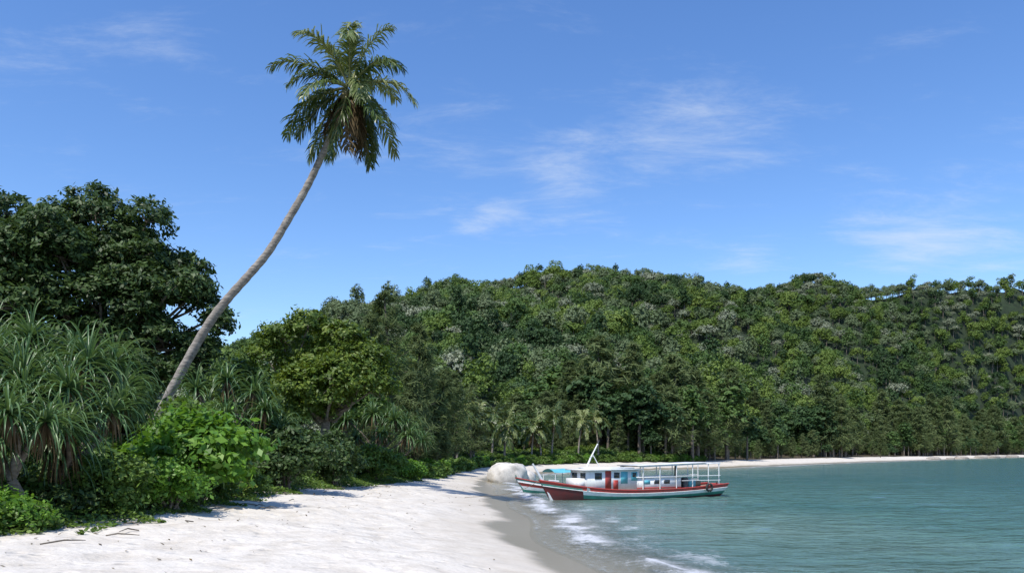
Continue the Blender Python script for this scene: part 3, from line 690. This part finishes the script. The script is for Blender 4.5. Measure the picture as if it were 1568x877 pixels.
for x_ in xs_:
    for y_ in (-.95, .95): v.append((x_, y_, zr(x_)+.08))
F = []
for i in range(11):
    F += [(2*i,2*i+2,2*i+3,2*i+1), (24+2*i,24+2*i+1,24+2*i+3,24+2*i+2), (2*i,24+2*i,26+2*i,2*i+2), (2*i+1,2*i+3,27+2*i,25+2*i)]
mb.add(v, F, 0)
mb.obj('canopy_frame', BM, root)
mb = MB()
tube(mb, [(-3.2,0,1.5), (-2.9,0,2.1), (-2.45,0,2.85)], [.05, .045, .03], 7, 0); tube(mb, [(-2.3,.0,1.6), (-2.75,0,2.3)], .022, 5, 0)
tube(mb, [(-2.45,0,2.8), (-2.35,0,3.05)], .012, 4, 8); tube(mb, [(-3.1,-.25,2.15), (-2.6,.25,2.2)], .02, 5, 0)
mb.obj('mast', BM, root)
mb = MB()
box(mb, (2.7,.1,.75), (.7,.6,.55), 8); tube(mb, [(2.7,.1,1.0), (2.7,.1,1.75)], .05, 7, 7); box(mb, (3.5,-.2,.7), (.4,.4,.45), 4); box(mb, (4.2,.3,.68), (.5,.5,.35), 5)
tube(mb, [(2.1,-.4,.5), (2.1,-.4,1.0)], .2, 12, 8); tube(mb, [(3.05,-.3,.5), (3.05,-.3,1.05)], .16, 12, 8)
mb.obj('engine_and_cargo', BM, root)
mb = MB(); a = np.linspace(0, 2*np.pi, 25); tube(mb, np.stack([4.0+.19*np.cos(a), np.full(25, -1.17), .52+.19*np.sin(a)], 1), .065, 8, 7)
tube(mb, [(4.0,-1.1,.7), (4.0,-1.05,.9)], .012, 4, 5); mb.obj('tyre_fender', BM, root)

root2 = boat_root('small_wooden_boat', (4.0, 49.0, 0), math.radians(24))
mb = MB()
def rows2(t, k):
    if k == -1: return 1
    if k == 0: return 3
    if k == 1: return 0
    if k <= 3: return 1
    return 0 if k < 6 else 3
hull(mb, 7.2, .95, .40, .50, .15, rows2, .35); mb.obj('hull', BM, root2)
mb = MB(); tube(mb, curve_pts([(-3.5,0,0), (-3.85,0,.5), (-4.15,0,1.05)], 8), np.linspace(.08, .035, 8), 7, 3); mb.obj('stem_post', BM, root2)
mb = MB(); v = []; F = []
for x_ in np.linspace(-2.0, 2.6, 10):
    for q in np.linspace(-1, 1, 7): v.append((x_, .85*q, 1.42-.22*q*q+.02*math.sin(x_*5)))
for i in range(9):
    for j in range(6): F.append((i*7+j, i*7+j+1, i*7+8+j, i*7+7+j))
mb.add(v, F, 4)
for sd in (-1, 1):
    for xp in (-1.9, -.6, .8, 2.5): tube(mb, [(xp,.8*sd,.35), (xp,.8*sd,1.18)], .025, 6, 0)
mb.obj('canvas_awning', BM, root2)

mb = MB(); tube(mb, curve_pts([(1.4,39.7,1.0), (0,38.5,.45), (-2.2,37,.32)], 14), .012, 5, 0); mb.obj('mooring_rope', [M_wood])

for i, (y0, s_) in enumerate([(265,1.6),(285,1.0),(300,1.7),(330,1.8),(352,2.1),(372,1.2),(395,2.2)]):
    rock('shore_rock', (float(shore_x(y0))-1, y0, .2), (s_*1.4, s_, s_*.5), 10+i, M_rock2, 20)

# debris on the sand
mb = MB(); n = 420
y_ = R.uniform(9, 50, n); tt = np.where(R.rand(n) < .5, R.rand(n)**2*.4, R.rand(n)); sx = shore_x(y_)-1.2; vx = veg_x(y_)+.3; x_ = vx+(sx-vx)*tt
C = np.stack([x_, y_, gz(x_, y_)+.02], 1); s = R.uniform(.03, .11, n)
leaf_quads(mb, C, norm(R.randn(n, 3)*.3+[0, 0, 1]), s, s*.45, R.rand(n)*.7, 0, droop=0)
for i in range(40):
    y0 = R.uniform(11, 45); x0 = veg_x(np.array([y0]))[0]+R.uniform(-.2, 1.4); z0 = g1(x0, y0); a = R.rand()*6.28; l = R.uniform(.2, .8)
    tube(mb, [(x0, y0, z0+.02), (x0+l*.5*math.cos(a), y0+l*.5*math.sin(a), z0+.07), (x0+l*math.cos(a+.4), y0+l*math.sin(a+.4), z0+.03)], [.012, .014, .006], 4, 1)
mb.obj('beach_debris', [M_dead, M_bark])

# ---------------------------------------------------------------- sky & sun
S = Vector((-.40, -.64, 1.25)).normalized(); elev = math.asin(S.z); rot = math.atan2(S.x, S.y)
sd = bpy.data.lights.new('sun', 'SUN'); sd.energy = 5.0; sd.angle = math.radians(.5); sd.color = (1, .955, .875)
so = bpy.data.objects.new('sun', sd); sc.collection.objects.link(so); so.rotation_euler = S.to_track_quat('Z', 'Y').to_euler()
w = bpy.data.worlds.new('World'); sc.world = w; w.use_nodes = True; nt = w.node_tree; nt.nodes.clear()
out = N(nt, 'ShaderNodeOutputWorld'); bg = N(nt, 'ShaderNodeBackground'); bg.inputs[1].default_value = .15
sky = N(nt, 'ShaderNodeTexSky', sky_type='NISHITA'); sky.sun_disc = False; sky.sun_elevation = elev; sky.sun_rotation = rot
sky.air_density = 1.0; sky.dust_density = .4; sky.ozone_density = 3.2
tc = N(nt, 'ShaderNodeTexCoord'); sep = N(nt, 'ShaderNodeSeparateXYZ'); nt.links.new(tc.outputs['Generated'], sep.inputs[0])
zz = math_(nt, 'ADD', sep.outputs[2], .12)
cb = N(nt, 'ShaderNodeCombineXYZ'); nt.links.new(math_(nt, 'DIVIDE', sep.outputs[0], zz), cb.inputs[0]); nt.links.new(math_(nt, 'DIVIDE', sep.outputs[1], zz), cb.inputs[1])
mp = N(nt, 'ShaderNodeMapping'); mp.inputs['Rotation'].default_value = (0, 0, -.45); mp.inputs['Scale'].default_value = (.8, 1.7, 1); nt.links.new(cb.outputs[0], mp.inputs[0])
cn = N(nt, 'ShaderNodeTexNoise'); cn.inputs['Scale'].default_value = 3.4; cn.inputs['Detail'].default_value = 10; cn.inputs['Roughness'].default_value = .7; cn.inputs['Distortion'].default_value = .35; nt.links.new(mp.outputs[0], cn.inputs[0])
spots = None
for (bx, bz, rad, amp) in [(.49,.285,.075,.27),(.19,.40,.13,.17),(.06,.36,.05,.14),(-.45,.52,.06,.14),(.07,.315,.05,.16),(-.015,.303,.03,.28),(-.05,.285,.03,.28),(.57,.25,.08,.26),(.27,.43,.08,.10),(.63,.37,.08,.12),(-.6,.47,.12,.12),(-.1,.38,.14,.10),(.1,.33,.25,.05),(.30,.245,.05,.2)]:
    v0 = Vector((bx, 1, bz)).normalized()
    sb = N(nt, 'ShaderNodeVectorMath', operation='SUBTRACT'); nt.links.new(tc.outputs['Generated'], sb.inputs[0]); sb.inputs[1].default_value = v0
    ml = N(nt, 'ShaderNodeVectorMath', operation='MULTIPLY'); nt.links.new(sb.outputs[0], ml.inputs[0]); ml.inputs[1].default_value = (1, 1, 2.4)
    le = N(nt, 'ShaderNodeVectorMath', operation='LENGTH'); nt.links.new(ml.outputs[0], le.inputs[0])
    q = math_(nt, 'MULTIPLY', math_(nt, 'SUBTRACT', 1.0, sstep(nt, le.outputs['Value'], 0, rad*1.7)), amp)
    spots = q if spots is None else math_(nt, 'ADD', spots, q)
cl = sstep(nt, math_(nt, 'ADD', cn.outputs[0], spots), .54, 1.12)
hs = N(nt, 'ShaderNodeHueSaturation'); hs.inputs['Hue'].default_value = .508; hs.inputs['Saturation'].default_value = 1.2; hs.inputs['Value'].default_value = 1.38; nt.links.new(sky.outputs[0], hs.inputs['Color'])
nt.links.new(mixc(nt, math_(nt, 'MULTIPLY', cl, .6), hs.outputs[0], (5.2, 5.7, 6.4)), bg.inputs[0]); nt.links.new(bg.outputs[0], out.inputs[0])
